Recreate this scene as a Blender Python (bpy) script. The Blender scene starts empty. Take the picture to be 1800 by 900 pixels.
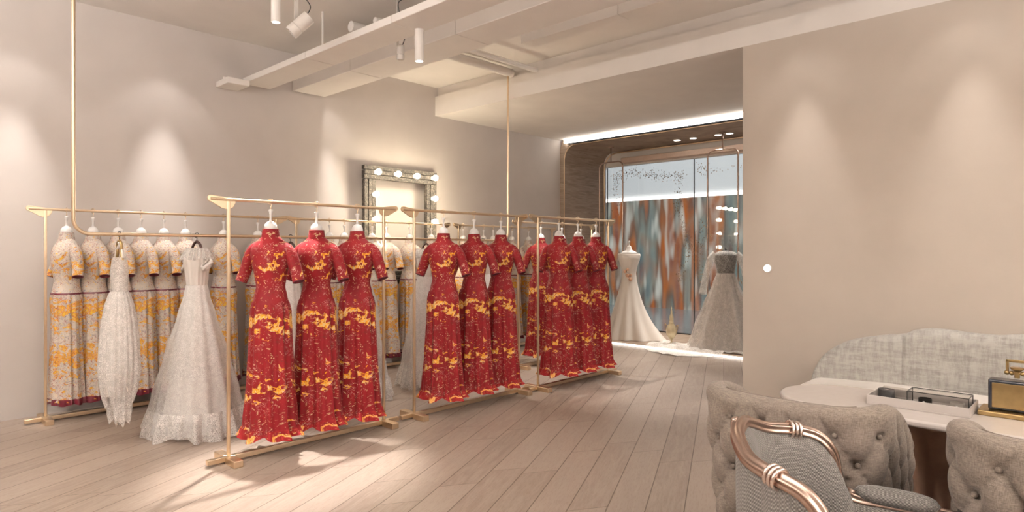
import bpy, math, random
from mathutils import Vector, Matrix
random.seed(7)
PI = math.pi
C = bpy.context.scene.collection
SC = bpy.context.scene
F = 1120.0
CF, SF = 0.7266, 0.6871          # camera forward in room axes
H = 1.4

def on_y(px, Y):
    """x of the point of the plane y=Y that lies along the photo column px"""
    r = (px-900)/F
    D = Y/(SF-CF*r)
    return D*(CF+SF*r)

# ------------------------------------------------------------------ mesh helpers
class MB:
    def __init__(s): s.v = []; s.f = []
    def add(s, v, f):
        o = len(s.v); s.v += [tuple(p) for p in v]; s.f += [tuple(i+o for i in q) for q in f]; return s
    def box(s, x0, x1, y0, y1, z0, z1):
        v = [(x0,y0,z0),(x1,y0,z0),(x1,y1,z0),(x0,y1,z0),(x0,y0,z1),(x1,y0,z1),(x1,y1,z1),(x0,y1,z1)]
        return s.add(v, [(0,3,2,1),(4,5,6,7),(0,1,5,4),(1,2,6,5),(2,3,7,6),(3,0,4,7)])
    def tube(s, pts, r, seg=10, closed=False, ridge=0, cap=True):
        pts = [Vector(p) for p in pts]; n = len(pts); v = []; f = []
        up = Vector((0,0,1)); prev = None
        for i, p in enumerate(pts):
            if closed: t = pts[(i+1) % n]-pts[i-1]
            else: t = pts[min(i+1,n-1)]-pts[max(i-1,0)]
            t = t.normalized()
            if prev is None:
                a = up if abs(t.z) < .9 else Vector((1,0,0))
                nn = (a-t*a.dot(t)).normalized()
            else:
                nn = prev-t*prev.dot(t)
                nn = nn.normalized()
            prev = nn; b = t.cross(nn)
            rr = r[i] if isinstance(r, (list, tuple)) else r
            for k in range(seg):
                a = 2*PI*k/seg; q = rr*(1+(.17*math.cos(ridge*a) if ridge else 0))
                v.append(p+nn*math.cos(a)*q+b*math.sin(a)*q)
        m = n if closed else n-1
        for i in range(m):
            for k in range(seg):
                a = i*seg+k; b2 = i*seg+(k+1) % seg; c = ((i+1) % n)*seg+(k+1) % seg; d = ((i+1) % n)*seg+k
                f.append((a, b2, c, d))
        if cap and not closed:
            f.append(tuple(range(seg))[::-1]); f.append(tuple((n-1)*seg+k for k in range(seg)))
        return s.add(v, f)
    def lathe(s, prof, seg=24, cx=0, cy=0, sx=1, sy=1, cap=True):
        v = []; f = []; n = len(prof)
        for r, z in prof:
            for k in range(seg):
                a = 2*PI*k/seg; v.append((cx+r*sx*math.cos(a), cy+r*sy*math.sin(a), z))
        for i in range(n-1):
            for k in range(seg):
                f.append((i*seg+k, i*seg+(k+1) % seg, (i+1)*seg+(k+1) % seg, (i+1)*seg+k))
        if cap:
            f.append(tuple(range(seg))[::-1]); f.append(tuple((n-1)*seg+k for k in range(seg)))
        return s.add(v, f)
    def grid(s, nu, nv, fn, cu=False, cv=False):
        v = [fn(i, j) for i in range(nu) for j in range(nv)]; f = []
        for i in range(nu if cu else nu-1):
            for j in range(nv if cv else nv-1):
                i2 = (i+1) % nu; j2 = (j+1) % nv
                f.append((i*nv+j, i2*nv+j, i2*nv+j2, i*nv+j2))
        return s.add(v, f)
    def prism(s, poly, a0, a1, axis='x'):
        n = len(poly)
        mk = {'x': lambda a, p: (a, p[0], p[1]), 'y': lambda a, p: (p[0], a, p[1]), 'z': lambda a, p: (p[0], p[1], a)}[axis]
        v = [mk(a0, p) for p in poly]+[mk(a1, p) for p in poly]
        f = [tuple(range(n))[::-1], tuple(range(n, 2*n))]
        for i in range(n): f.append((i, (i+1) % n, n+(i+1) % n, n+i))
        return s.add(v, f)
    def sphere(s, c, r, seg=12, rings=8, sz=1):
        prof = [(max(1e-4, r*math.sin(PI*i/rings)), c[2]-sz*r*math.cos(PI*i/rings)) for i in range(rings+1)]
        return s.lathe(prof, seg, c[0], c[1])
    def mesh(s, name, mat, smooth=False):
        me = bpy.data.meshes.new(name); me.from_pydata(s.v, [], s.f); me.update()
        import bmesh
        bm = bmesh.new(); bm.from_mesh(me); bmesh.ops.recalc_face_normals(bm, faces=bm.faces); bm.to_mesh(me); bm.free()
        me.materials.append(mat)
        if smooth:
            me.polygons.foreach_set('use_smooth', [True]*len(me.polygons))
        return me
    def build(s, name, mat, parent=None, smooth=False, bevel=0, sharp=None, solid=0):
        o = bpy.data.objects.new(name, s.mesh(name, mat, smooth)); C.objects.link(o)
        if parent: o.parent = parent
        if solid:
            m = o.modifiers.new('solid', 'SOLIDIFY'); m.thickness = solid; m.offset = 0
        if bevel:
            m = o.modifiers.new('bevel', 'BEVEL'); m.width = bevel; m.segments = 3; m.limit_method = 'ANGLE'; m.angle_limit = .6
            m.harden_normals = False
            o.data.polygons.foreach_set('use_smooth', [True]*len(o.data.polygons))
            try:
                o.data.set_sharp_from_angle(angle=.7)
            except Exception: pass
        elif smooth and sharp:
            try: o.data.set_sharp_from_angle(angle=sharp)
            except Exception: pass
        return o

def tag(o, label=None, cat=None, group=None, kind=None):
    if label: o['label'] = label
    if cat: o['category'] = cat
    if group: o['group'] = group
    if kind: o['kind'] = kind
    return o
def empty(name, loc=(0,0,0), rz=0):
    o = bpy.data.objects.new(name, None); C.objects.link(o); o.location = loc; o.rotation_euler = (0,0,rz); o.empty_display_size = .1
    return o
def struct(mb, name, mat, **k):
    o = mb.build(name, mat, **k); o['kind'] = 'structure'; return o
def copy_tree(o, parent=None):
    c = o.copy(); C.objects.link(c); c.parent = parent
    for ch in list(o.children): copy_tree(ch, c)
    return c
def smooth_path(pts, n=6, closed=False):
    P = [Vector(p) for p in pts]; out = []; m = len(P)
    rng = m if closed else m-1
    for i in range(rng):
        p0 = P[(i-1) % m] if closed or i > 0 else P[0]; p1 = P[i]; p2 = P[(i+1) % m]
        p3 = P[(i+2) % m] if closed or i+2 < m else P[-1]
        for k in range(n):
            t = k/n
            out.append(.5*((2*p1)+(p2-p0)*t+(2*p0-5*p1+4*p2-p3)*t*t+(3*p1-p0-3*p2+p3)*t**3))
    if not closed: out.append(P[-1])
    return out
def interp(tab, z):
    for (z0, *a), (z1, *b) in zip(tab, tab[1:]):
        if z <= z1:
            t = max(0, min(1, (z-z0)/(z1-z0))); t = t*t*(3-2*t)*.5+t*.5
            return [p+(q-p)*t for p, q in zip(a, b)]
    return list(tab[-1][1:])

# ------------------------------------------------------------------ materials
def srgb(r, g, b):
    return tuple(((c/255)/12.92 if c/255 <= .04045 else ((c/255+.055)/1.055)**2.4) for c in (r, g, b))+(1,)
class N:
    def __init__(s, name):
        s.m = bpy.data.materials.new(name); s.m.use_nodes = True; s.t = s.m.node_tree; s.n = s.t.nodes; s.l = s.t.links
        s.p = s.n['Principled BSDF']; s.out = s.n['Material Output']; s._c = None
    def a(s, typ, **k):
        n = s.n.new(typ)
        for q, v in k.items(): setattr(n, q, v)
        return n
    def lk(s, a, b): s.l.new(a, b)
    def coord(s):
        if s._c is None: s._c = s.a('ShaderNodeTexCoord').outputs['Object']
        return s._c
    def mapping(s, scale=(1,1,1), rot=(0,0,0), loc=(0,0,0), src=None):
        m = s.a('ShaderNodeMapping'); m.inputs['Scale'].default_value = scale; m.inputs['Rotation'].default_value = rot; m.inputs['Location'].default_value = loc
        s.lk(src or s.coord(), m.inputs['Vector']); return m.outputs[0]
    def noise(s, scale, vec=None, detail=2, rough=.5, dist=0):
        n = s.a('ShaderNodeTexNoise'); n.inputs['Scale'].default_value = scale; n.inputs['Detail'].default_value = detail
        n.inputs['Roughness'].default_value = rough; n.inputs['Distortion'].default_value = dist
        s.lk(vec or s.coord(), n.inputs['Vector']); return n.outputs['Fac']
    def vor(s, scale, vec=None, feature='F1', out='Distance'):
        n = s.a('ShaderNodeTexVoronoi', feature=feature); n.inputs['Scale'].default_value = scale
        s.lk(vec or s.coord(), n.inputs['Vector']); return n.outputs[out]
    def ramp(s, fac, stops, interp='LINEAR'):
        r = s.a('ShaderNodeValToRGB'); r.color_ramp.interpolation = interp; e = r.color_ramp.elements
        while len(e) > 1: e.remove(e[-1])
        e[0].position, e[0].color = stops[0][0], stops[0][1]
        for p, c in stops[1:]:
            q = e.new(p); q.color = c
        s.lk(fac, r.inputs[0]); return r.outputs[0]
    def step(s, fac, lo, hi, inv=False):
        m = s.a('ShaderNodeMapRange'); m.inputs['From Min'].default_value = lo; m.inputs['From Max'].default_value = hi
        if inv: m.inputs['To Min'].default_value = 1; m.inputs['To Max'].default_value = 0
        s.lk(fac, m.inputs['Value']); return m.outputs[0]
    def math(s, op, a, b=0.0):
        m = s.a('ShaderNodeMath', operation=op)
        for i, q in enumerate((a, b)):
            if isinstance(q, (int, float)): m.inputs[i].default_value = q
            else: s.lk(q, m.inputs[i])
        return m.outputs[0]
    def mix(s, fac, a, b):
        m = s.a('ShaderNodeMix', data_type='RGBA')
        for i, q in ((0, fac), (6, a), (7, b)):
            if isinstance(q, (int, float, tuple)): m.inputs[i].default_value = q
            else: s.lk(q, m.inputs[i])
        return m.outputs[2]
    def bump(s, h, strength=.3, dist=.01):
        b = s.a('ShaderNodeBump'); b.inputs['Strength'].default_value = strength; b.inputs['Distance'].default_value = dist
        s.lk(h, b.inputs['Height']); s.lk(b.outputs[0], s.p.inputs['Normal']); return s
    def set(s, col=None, rough=.5, metal=0, sheen=0, spec=None):
        if col is not None:
            if isinstance(col, tuple): s.p.inputs['Base Color'].default_value = col
            else: s.lk(col, s.p.inputs['Base Color'])
        s.p.inputs['Roughness'].default_value = rough; s.p.inputs['Metallic'].default_value = metal
        if sheen: s.p.inputs['Sheen Weight'].default_value = sheen
        if spec is not None: s.p.inputs['Specular IOR Level'].default_value = spec
        return s
    def alpha(s, fac):
        """blend with a see-through weave"""
        t = s.a('ShaderNodeBsdfTransparent'); m = s.a('ShaderNodeMixShader')
        if isinstance(fac, (int, float)): m.inputs[0].default_value = fac
        else: s.lk(fac, m.inputs[0])
        s.lk(t.outputs[0], m.inputs[1]); s.lk(s.p.outputs[0], m.inputs[2]); s.lk(m.outputs[0], s.out.inputs[0]); return s

def simple(name, col, rough=.5, metal=0, sheen=0, var=.04, scale=30, spec=None):
    n = N(name); f = n.noise(scale, detail=3)
    d = tuple(max(0, c*(1-var)) for c in col[:3])+(1,); u = tuple(min(1, c*(1+var)) for c in col[:3])+(1,)
    n.set(n.ramp(f, [(.3, d), (.7, u)]), rough, metal, sheen, spec); return n.m
def emis(name, col, st):
    n = N(name); e = n.a('ShaderNodeEmission'); e.inputs[0].default_value = col; e.inputs[1].default_value = st
    n.lk(e.outputs[0], n.out.inputs[0]); return n.m

WALLC = (.55, .502, .468, 1)
def plaster(name, col, rough=.75):
    n = N(name); f = n.noise(3, detail=4); g = n.noise(220, detail=2)
    d = tuple(c*.97 for c in col[:3])+(1,); u = tuple(c*1.03 for c in col[:3])+(1,)
    n.set(n.ramp(f, [(.3, d), (.7, u)]), rough, spec=.25); n.bump(g, .08, .002); return n.m
M_wall = plaster('wall_paint', WALLC)
M_wallr = plaster('warm_wall_paint', (.53, .465, .40, 1))
M_ceil = plaster('ceiling_paint', (.76, .715, .67, 1))
M_gold = simple('champagne_gold', (.80, .63, .44, 1), .30, 1, var=.03)
M_golddk = simple('antique_gold', (.42, .30, .14, 1), .35, 1, var=.1)
M_rose = simple('rose_gold', (.47, .35, .29, 1), .28, 1, var=.05)
M_white = simple('white_plastic', (.80, .78, .76, 1), .3)
M_whitem = simple('white_metal', (.62, .57, .52, 1), .4)
M_dark = simple('dark_metal', (.03, .028, .025, 1), .4)
M_darkwood = simple('dark_hanger_wood', (.055, .02, .015, 1), .4, var=.3, scale=60)
M_black = simple('black_lacquer', (.02, .022, .03, 1), .25)
M_led = emis('led_strip_light', (1, .93, .84, 1), 9)
M_ledw = emis('mall_strip_light', (1, .95, .9, 1), 3)
M_bulb = emis('bulb_glow', (1, .87, .68, 1), 22)
M_lens = emis('lamp_lens_glow', (1, .94, .85, 1), 14)
M_tabletop = simple('cream_lacquer', (.50, .45, .42, 1), .25, var=.02)
M_traywhite = simple('white_tray_lacquer', (.47, .425, .395, 1), .35, var=.02)

def wood_floor():
    n = N('chevron_oak_floor')
    sep = n.a('ShaderNodeSeparateXYZ'); n.lk(n.coord(), sep.inputs[0]); X, Y = sep.outputs[0], sep.outputs[1]
    th = math.radians(25.0); c, s = math.cos(th), math.sin(th)
    u = n.math('ADD', n.math('MULTIPLY', X, c), n.math('MULTIPLY', Y, s))
    v = n.math('ADD', n.math('MULTIPLY', X, -s), n.math('MULTIPLY', Y, c))
    us = n.math('ADD', u, n.math('MULTIPLY', v, .667))
    vr = n.math('DIVIDE', v, .2); row = n.math('FLOOR', vr); fv = n.math('FRACT', vr)
    wn = n.a('ShaderNodeTexWhiteNoise', noise_dimensions='1D'); n.lk(row, wn.inputs['W'])
    ul = n.math('DIVIDE', n.math('ADD', us, n.math('MULTIPLY', wn.outputs['Value'], 3.0)), 1.25)
    pl = n.math('FLOOR', ul); fu = n.math('FRACT', ul)
    cmb = n.a('ShaderNodeCombineXYZ'); n.lk(row, cmb.inputs[0]); n.lk(pl, cmb.inputs[1])
    wn2 = n.a('ShaderNodeTexWhiteNoise', noise_dimensions='3D'); n.lk(cmb.outputs[0], wn2.inputs['Vector'])
    # grain
    cg = n.a('ShaderNodeCombineXYZ'); n.lk(n.math('ADD', n.math('MULTIPLY', u, 1.4), n.math('MULTIPLY', wn2.outputs['Value'], 40)), cg.inputs[0])
    n.lk(n.math('MULTIPLY', v, 11), cg.inputs[1]); n.lk(wn2.outputs['Value'], cg.inputs[2])
    g = n.noise(2.2, cg.outputs[0], 6, .6, 1.2)
    g2 = n.noise(14, cg.outputs[0], 3, .6, .4)
    base = n.ramp(wn2.outputs['Value'], [(0, (.235, .18, .145, 1)), (.5, (.28, .218, .178, 1)), (1, (.325, .26, .215, 1))])
    col = n.mix(n.step(g, .35, .75), base, (.34, .275, .225, 1))
    col = n.mix(n.math('MULTIPLY', n.step(g2, .52, .62), .28), col, (.20, .13, .09, 1))
    e1 = n.math('LESS_THAN', fv, .03); e2 = n.math('LESS_THAN', fu, .005)
    edge = n.math('MAXIMUM', e1, n.math('MULTIPLY', e2, .7))
    col = n.mix(n.math('MULTIPLY', edge, .85), col, (.08, .05, .035, 1))
    n.set(col, .42, spec=.35)
    n.bump(n.math('SUBTRACT', n.math('MULTIPLY', g2, .12), edge), .25, .002)
    return n.m
M_floor = wood_floor()

def woodpanel():
    n = N('grey_oak_panel')
    vec = n.mapping((1.2, 1.2, 14)); g = n.noise(3, vec, 6, .6, .8)
    n.set(n.ramp(g, [(.3, (.22, .165, .12, 1)), (.5, (.33, .25, .19, 1)), (.7, (.41, .325, .25, 1))]), .5); return n.m
M_panel = woodpanel()
def barnwood():
    n = N('weathered_plank')
    vec = n.mapping((6, 6, 6)); g = n.noise(6, vec, 6, .7, 1.5); g2 = n.noise(40, vec, 3)
    n.set(n.mix(n.step(g2, .5, .7), n.ramp(g, [(.36, (.015, .013, .012, 1)), (.5, (.06, .052, .045, 1)), (.62, (.20, .175, .14, 1)), (.8, (.42, .37, .29, 1))]), (.03, .025, .02, 1)), .75)
    n.bump(g, .5, .01); return n.m
M_barn = barnwood()

def floral(name, base, patch, patch2, line, line2, seed, amount=.5, band=True, base2=None, S=1.0, dense=False):
    n = N(name)
    sep = n.a('ShaderNodeSeparateXYZ'); n.lk(n.coord(), sep.inputs[0])
    lo = n.mapping((1, 1, 1), (0,0,0), (seed, seed*2, seed*.7))
    warp = n.a('ShaderNodeVectorMath', operation='ADD')
    nz = n.a('ShaderNodeTexNoise'); nz.inputs['Scale'].default_value = 9; nz.inputs['Detail'].default_value = 2; n.lk(lo, nz.inputs['Vector'])
    sc = n.a('ShaderNodeVectorMath', operation='SCALE'); sc.inputs['Scale'].default_value = .12; n.lk(nz.outputs['Color'], sc.inputs[0])
    n.lk(lo, warp.inputs[0]); n.lk(sc.outputs[0], warp.inputs[1]); W = warp.outputs[0]
    flat = n.mapping((.75, .75, 1.5), src=W)
    big = n.noise(11*S, flat, 3, .55, .6)
    zband = n.math('MULTIPLY', n.math('ADD', n.math('SINE', n.math('ADD', n.math('MULTIPLY', sep.outputs[2], 15.7), -12.56)), 1), .5)
    t = n.math('ADD', big, n.math('MULTIPLY', n.math('SUBTRACT', zband, .5), .15 if band else .05))
    if band:
        z = sep.outputs[2]
        bump1 = n.step(n.math('ABSOLUTE', n.math('SUBTRACT', z, .90)), .03, .08, True)
        t = n.math('ADD', t, n.math('MULTIPLY', bump1, .05))
        t = n.math('SUBTRACT', t, n.math('MULTIPLY', n.step(z, 1.2, 1.3), .045))
    p1 = n.step(t, amount, amount+.015)
    det = n.noise(55, W, 3, .6, 1.0)
    p1 = n.math('MULTIPLY', p1, n.step(det, .38, .44))
    ln = n.step(n.math('ABSOLUTE', n.math('SUBTRACT', n.noise(17, W, 2, .5, 2.2), .5)), .011 if dense else .006, .019 if dense else .012, True)
    lmask = n.step(n.noise(8, lo, 2), .36 if dense else .5, .42 if dense else .56)
    ln = n.math('MULTIPLY', ln, lmask)
    ln2 = n.step(n.math('ABSOLUTE', n.math('SUBTRACT', n.noise(26, W, 2, .5, 1.8), .52)), .011 if dense else .007, .019 if dense else .014, True)
    ln2 = n.math('MULTIPLY', ln2, n.step(n.noise(12, W, 2), .38 if dense else .47, .44 if dense else .53))
    dots = n.step(n.vor(38, flat), .16, .2, True)
    dots = n.math('MULTIPLY', dots, n.step(n.noise(9, W, 1), .48, .55))
    fleck = n.step(n.noise(48, flat, 2, .5, .8), .65, .68)
    col = n.ramp(n.noise(6, lo, 2), [(.35, base), (.65, base2 or base)])
    col = n.mix(n.math('MULTIPLY', fleck, .55), col, patch2)
    col = n.mix(n.math('MULTIPLY', ln2, .8), col, line2)
    col = n.mix(n.math('MULTIPLY', dots, .8), col, patch2)
    col = n.mix(p1, col, n.mix(n.step(det, .5, .6), patch, patch2))
    col = n.mix(n.math('MULTIPLY', ln, .8), col, line)
    n.set(col, .6, sheen=.04, spec=.2)
    n.bump(n.noise(25, lo, 3), .25, .01)
    return n.m
M_red = floral('red_gold_brocade', (.25, .009, .013, 1), (.78, .36, .015, 1), (.66, .52, .28, 1), (.66, .46, .38, 1), (.11, .035, .02, 1), 1.3, .612, True, (.20, .007, .012, 1), 1.2)
M_cream = floral('cream_floral_print', (.66, .58, .49, 1), (.68, .30, .05, 1), (.76, .50, .07, 1), (.30, .03, .04, 1), (.19, .21, .24, 1), 4.1, .53, True, (.55, .49, .43, 1), 1.6, True)
M_redhem = floral('red_ruffle_satin', (.27, .010, .013, 1), (.85, .40, .08, 1), (.8, .5, .2, 1), (.6, .12, .05, 1), (.3, .01, .01, 1), 2.2, .62, False)
M_wine = simple('wine_satin', (.13, .008, .02, 1), .35, var=.3)
M_satin = simple('ivory_satin', (.74, .69, .64, 1), .42, sheen=.2, var=.02, scale=6)

def tulle(name, col, dens, lacescale=60, zfade=None, seed=0, mo=.55):
    """net fabric: see-through weave with lace motifs, denser or thinner by the pattern of the cloth"""
    n = N(name); lo = n.mapping((1,1,1), (0,0,0), (seed, seed, seed))
    g = n.noise(lacescale*3.2, lo, 3, .6, .8); h_ = n.noise(lacescale*.35, lo, 2, .5)
    m = n.math('MULTIPLY', n.step(g, .40, .60), n.math('ADD', .75, n.math('MULTIPLY', n.step(h_, .4, .6), .35)))
    al = n.math('ADD', n.math('MULTIPLY', m, mo), dens)
    if zfade:
        sep = n.a('ShaderNodeSeparateXYZ'); n.lk(n.coord(), sep.inputs[0])
        al = n.math('ADD', al, n.step(sep.outputs[2], zfade[0], zfade[1]))
    al = n.math('MINIMUM', al, .97)
    n.set(col, .6, sheen=.2, spec=.2); n.alpha(al); return n.m
M_tulle = tulle('ivory_tulle', (.88, .85, .82, 1), .22, 90, (.35, 2.0), 0, .32)
M_tulle2 = tulle('ivory_lace', (.82, .78, .74, 1), .28, 70, None, 3)
M_dense = tulle('soft_white_tulle', (.84, .80, .77, 1), .15, 80, (-.1, .75), 6)
M_tulle3 = tulle('champagne_lace_net', (.82, .77, .72, 1), .22, 60, None, 5)
M_train = tulle('train_lace', (.90, .87, .83, 1), .52, 45, None, 8)
M_veil = tulle('veil_net', (.90, .86, .82, 1), .18, 55, None, 9)

def weave(name, c1, c2, scale, rough=.8, bump=.5):
    n = N(name)
    sep = n.a('ShaderNodeSeparateXYZ'); n.lk(n.coord(), sep.inputs[0])
    a = n.math('SINE', n.math('MULTIPLY', n.math('ADD', sep.outputs[0], sep.outputs[1]), scale))
    a2 = n.math('SINE', n.math('MULTIPLY', n.math('SUBTRACT', sep.outputs[0], sep.outputs[1]), scale))
    b = n.math('SINE', n.math('MULTIPLY', sep.outputs[2], scale*1.1))
    w = n.math('ADD', n.math('MULTIPLY', n.math('MULTIPLY', a, b), .5), n.math('MULTIPLY', n.math('MULTIPLY', a2, b), .5))
    nz = n.noise(120, detail=2)
    f = n.math('ADD', n.math('MULTIPLY', w, .5), n.math('MULTIPLY', nz, .5))
    n.set(n.ramp(f, [(.1, c1), (.6, c2)]), rough, sheen=.2, spec=.2); n.bump(w, bump, .003); return n.m
M_weave = weave('grey_basket_weave', (.11, .10, .09, 1), (.27, .25, .23, 1), 520)
def linen():
    n = N('taupe_linen')
    a = n.noise(60, n.mapping((1, 1, 9)), 3); b = n.noise(60, n.mapping((9, 9, 1)), 3)
    f = n.math('ADD', n.math('MULTIPLY', a, .5), n.math('MULTIPLY', b, .5)); big = n.noise(5, detail=3)
    n.set(n.mix(n.step(big, .4, .65), n.ramp(f, [(.38, (.13, .105, .085, 1)), (.62, (.27, .225, .185, 1))]), n.ramp(f, [(.38, (.15, .12, .10, 1)), (.62, (.26, .215, .18, 1))])), .8, sheen=.1, spec=.15)
    n.bump(f, .3, .003); return n.m
M_linen = linen()
M_pipe = simple('dark_taupe_piping', (.13, .10, .08, 1), .8)
def velvet():
    n = N('mottled_silver_velvet')
    f = n.math('ADD', n.math('MULTIPLY', n.noise(6, n.mapping((1, 1.0, 5.5)), 6, .75, .2), .5), n.math('MULTIPLY', n.noise(7, n.mapping((1, 5.0, 1.0)), 6, .75, .2), .5)); g = n.noise(45, n.mapping((1, 1, 3)), 3, .6)
    n.set(n.mix(n.math('MULTIPLY', g, .6), n.ramp(f, [(.40, (.22, .205, .185, 1)), (.56, (.44, .42, .385, 1))]), (.36, .34, .31, 1)), .6, sheen=.2, spec=.2)
    n.bump(f, .15, .005); return n.m
M_velvet = velvet()
def tweed():
    n = N('black_white_tweed')
    a = n.noise(70, n.mapping((1, 6, .25)), 2); b = n.noise(90, n.mapping((.4, .4, 4)), 2)
    f = n.math('ADD', n.math('MULTIPLY', a, .5), n.math('MULTIPLY', b, .5))
    n.set(n.ramp(f, [(.43, (.02, .018, .017, 1)), (.5, (.12, .10, .09, 1)), (.6, (.5, .44, .38, 1))]), .85); return n.m
M_tweed = tweed()
def glassmat(name, tint=(1,1,1,1), refl=1.0, rough=0.0):
    n = N(name)
    t = n.a('ShaderNodeBsdfTransparent'); t.inputs[0].default_value = tint
    g = n.a('ShaderNodeBsdfGlossy'); g.inputs['Roughness'].default_value = rough
    fr = n.a('ShaderNodeFresnel'); fr.inputs['IOR'].default_value = 1.5
    m = n.a('ShaderNodeMixShader'); n.lk(n.math('MULTIPLY', fr.outputs[0], refl), m.inputs[0])
    n.lk(t.outputs[0], m.inputs[1]); n.lk(g.outputs[0], m.inputs[2]); n.lk(m.outputs[0], n.out.inputs[0]); return n.m
M_glass = glassmat('window_glass', (.97, .98, .98, 1))
M_acryl = glassmat('smoked_acrylic', (.93, .93, .92, 1))
def backdrop():  # emissive colour streaks stand in for the lit shop across the mall
    n = N('blurred_shop_backdrop')
    A = n.noise(1.0, n.mapping((1, 3.4, .45)), 1); B = n.noise(1.0, n.mapping((1, 2.6, 1.5), loc=(4, 2, 7)), 1); D_ = n.noise(1.0, n.mapping((1, 5.5, 1.2), loc=(9, 1, 3)), 1)
    ca = n.ramp(A, [(.25, (.10, .16, .19, 1)), (.40, (.32, .36, .31, 1)), (.50, (.17, .11, .08, 1)), (.60, (.60, .17, .03, 1)), (.75, (.34, .09, .05, 1))])
    cb = n.ramp(B, [(.28, (.05, .10, .16, 1)), (.42, (.26, .34, .33, 1)), (.55, (.36, .20, .13, 1)), (.66, (.55, .14, .05, 1)), (.78, (.16, .14, .15, 1))])
    col = n.mix(.3, ca, cb)
    col = n.mix(n.math('MULTIPLY', n.step(D_, .52, .74), .9), col, (.80, .80, .72, 1))
    e = n.a('ShaderNodeEmission'); n.lk(col, e.inputs[0]); e.inputs[1].default_value = .62
    n.lk(e.outputs[0], n.out.inputs[0]); return n.m
M_backdrop = backdrop()
n_ = N('polished_mall_floor'); n_.set((.22, .25, .27, 1), .14, spec=1.0); M_mall = n_.m
M_mallwall = simple('pale_grey_bulkhead', (.60, .62, .63, 1), .7, var=.01, scale=2)

# ------------------------------------------------------------------ room shell
YB = 6.62; XR = 5.5; XP = 8.15; XG = 9.3; ZC = 3.58; ZS = 3.2; WY = 2.39
struct(MB().box(-2.7, 7.95, -3.7, YB+.2, -.1, 0), 'floor', M_floor)
struct(MB().box(-2.7, 5.62, -3.7, YB+.2, ZC, ZC+.15), 'ceiling', M_ceil)
struct(MB().box(-2.7, XP+1.3, YB, YB+.2, 0, ZC), 'wall_back', M_wall)
struct(MB().box(-2.7, -2.5, -3.5, YB, 0, ZC), 'wall_left', M_wall)
struct(MB().box(-2.7, XP, -3.7, -3.5, 0, ZC), 'wall_front', M_wall)
struct(MB().box(XR, XR+.2, -3.5, WY, 0, ZS), 'wall_right', M_wallr)
struct(MB().box(XR+.2, XG+.2, -1.2, -1.0, 0, ZC), 'wall_side', M_wall)
struct(MB().box(XR, XP-.02, -3.5, YB, ZS, 3.46).box(XR+.05, XP-.02, -3.5, YB, 3.46, ZC+.15), 'trim_1', M_ceil)   # lowered soffit
# wooden portal with rounded corner
def portal():
    yi, zi, r = 6.52, 3.10, .22; inner = [(yi, .0), (yi, zi-r)]
    for k in range(1, 13):
        a = PI/2*k/12; inner.append((yi-r+r*math.cos(a), zi-r+r*math.sin(a)))
    inner.append((-1.0, zi)); mb = MB()
    outer = [(YB, .0), (YB, zi-r)]+[(YB, zi-r+(ZS-zi+r)*k/12) if k < 7 else (YB-(YB-yi+r)*(k-6)/6, ZS) for k in range(1, 13)]+[(-1.0, ZS)]
    n = len(inner)
    v = [(XP, *p) for p in inner]+[(XG, *p) for p in inner]+[(XP, *p) for p in outer]+[(XG, *p) for p in outer]; f = []
    for i in range(n-1):
        f += [(i, i+1, n+i+1, n+i), (i, 2*n+i, 2*n+i+1, i+1), (n+i, n+i+1, 3*n+i+1, 3*n+i), (2*n+i, 3*n+i, 3*n+i+1, 2*n+i+1)]
    mb.add(v, f); return mb, inner
mb, inner = portal()
struct(mb, 'trim_2', M_panel, smooth=True, sharp=.6)
gp = [(XP-.012, y, z) for y, z in inner]
gp = [(XP-.006, y+(.006 if z < 2.9 else 0), z+(.006 if z > 2.9 else 0)) for y, z in inner]
struct(MB().tube(gp, .009, 8), 'trim_3', M_gold, smooth=True)
struct(MB().box(XP-.03, XP-.001, -1.0, 6.45, 3.118, 3.134), 'trim_4', M_black)
tag(MB().box(XP-.05, XP-.002, -1.0, 6.50, 3.136, 3.197).build('led_strip', M_led), 'bright white light strip along the ceiling edge above the shop window', 'light strip')
struct(MB().box(7.95, XG+.1, -1.0, YB, -.1, .05), 'trim_5', M_panel)
tag(MB().box(7.925, 7.949, -1.0, YB-.01, .006, .030).build('led_strip', emis('floor_strip_light', (1, .93, .84, 1), 3.5)), 'bright white light strip at floor level below the window platform', 'light strip')
# lintel with rounded inner corner, pale lit box
lint = [(-1.0, 2.86), (6.52, 2.86), (6.52, 3.11), (-1.0, 3.11)]
struct(MB().prism(lint, XG, XG+.1, 'x'), 'trim_6', M_ceil)
struct(MB().box(XG-.16, XG-.001, -1.0, 6.1, 2.88, 2.97), 'trim_7', simple('pink_beige_valance', (.62, .47, .38, 1), .4), bevel=.01)
cr = [(6.52, 3.1)]+[(6.52-.28+.28*math.cos(PI/2*k/10), 3.1-.28+.28*math.sin(PI/2*k/10)) for k in range(11)]
struct(MB().prism(cr, XG-.06, XG+.02, 'x'), 'trim_8', M_ceil)
struct(MB().tube([(XG-.07, 6.50, .06), (XG-.07, 6.50, 2.82)]+[(XG-.07, 6.50-.26+.26*math.cos(PI/2*k/8), 2.82+.26*math.sin(PI/2*k/8)) for k in range(1, 9)]+[(XG-.07, -1.0, 3.08)], .012, 8), 'trim_9', M_gold, smooth=True)
ym = 4.86
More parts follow.
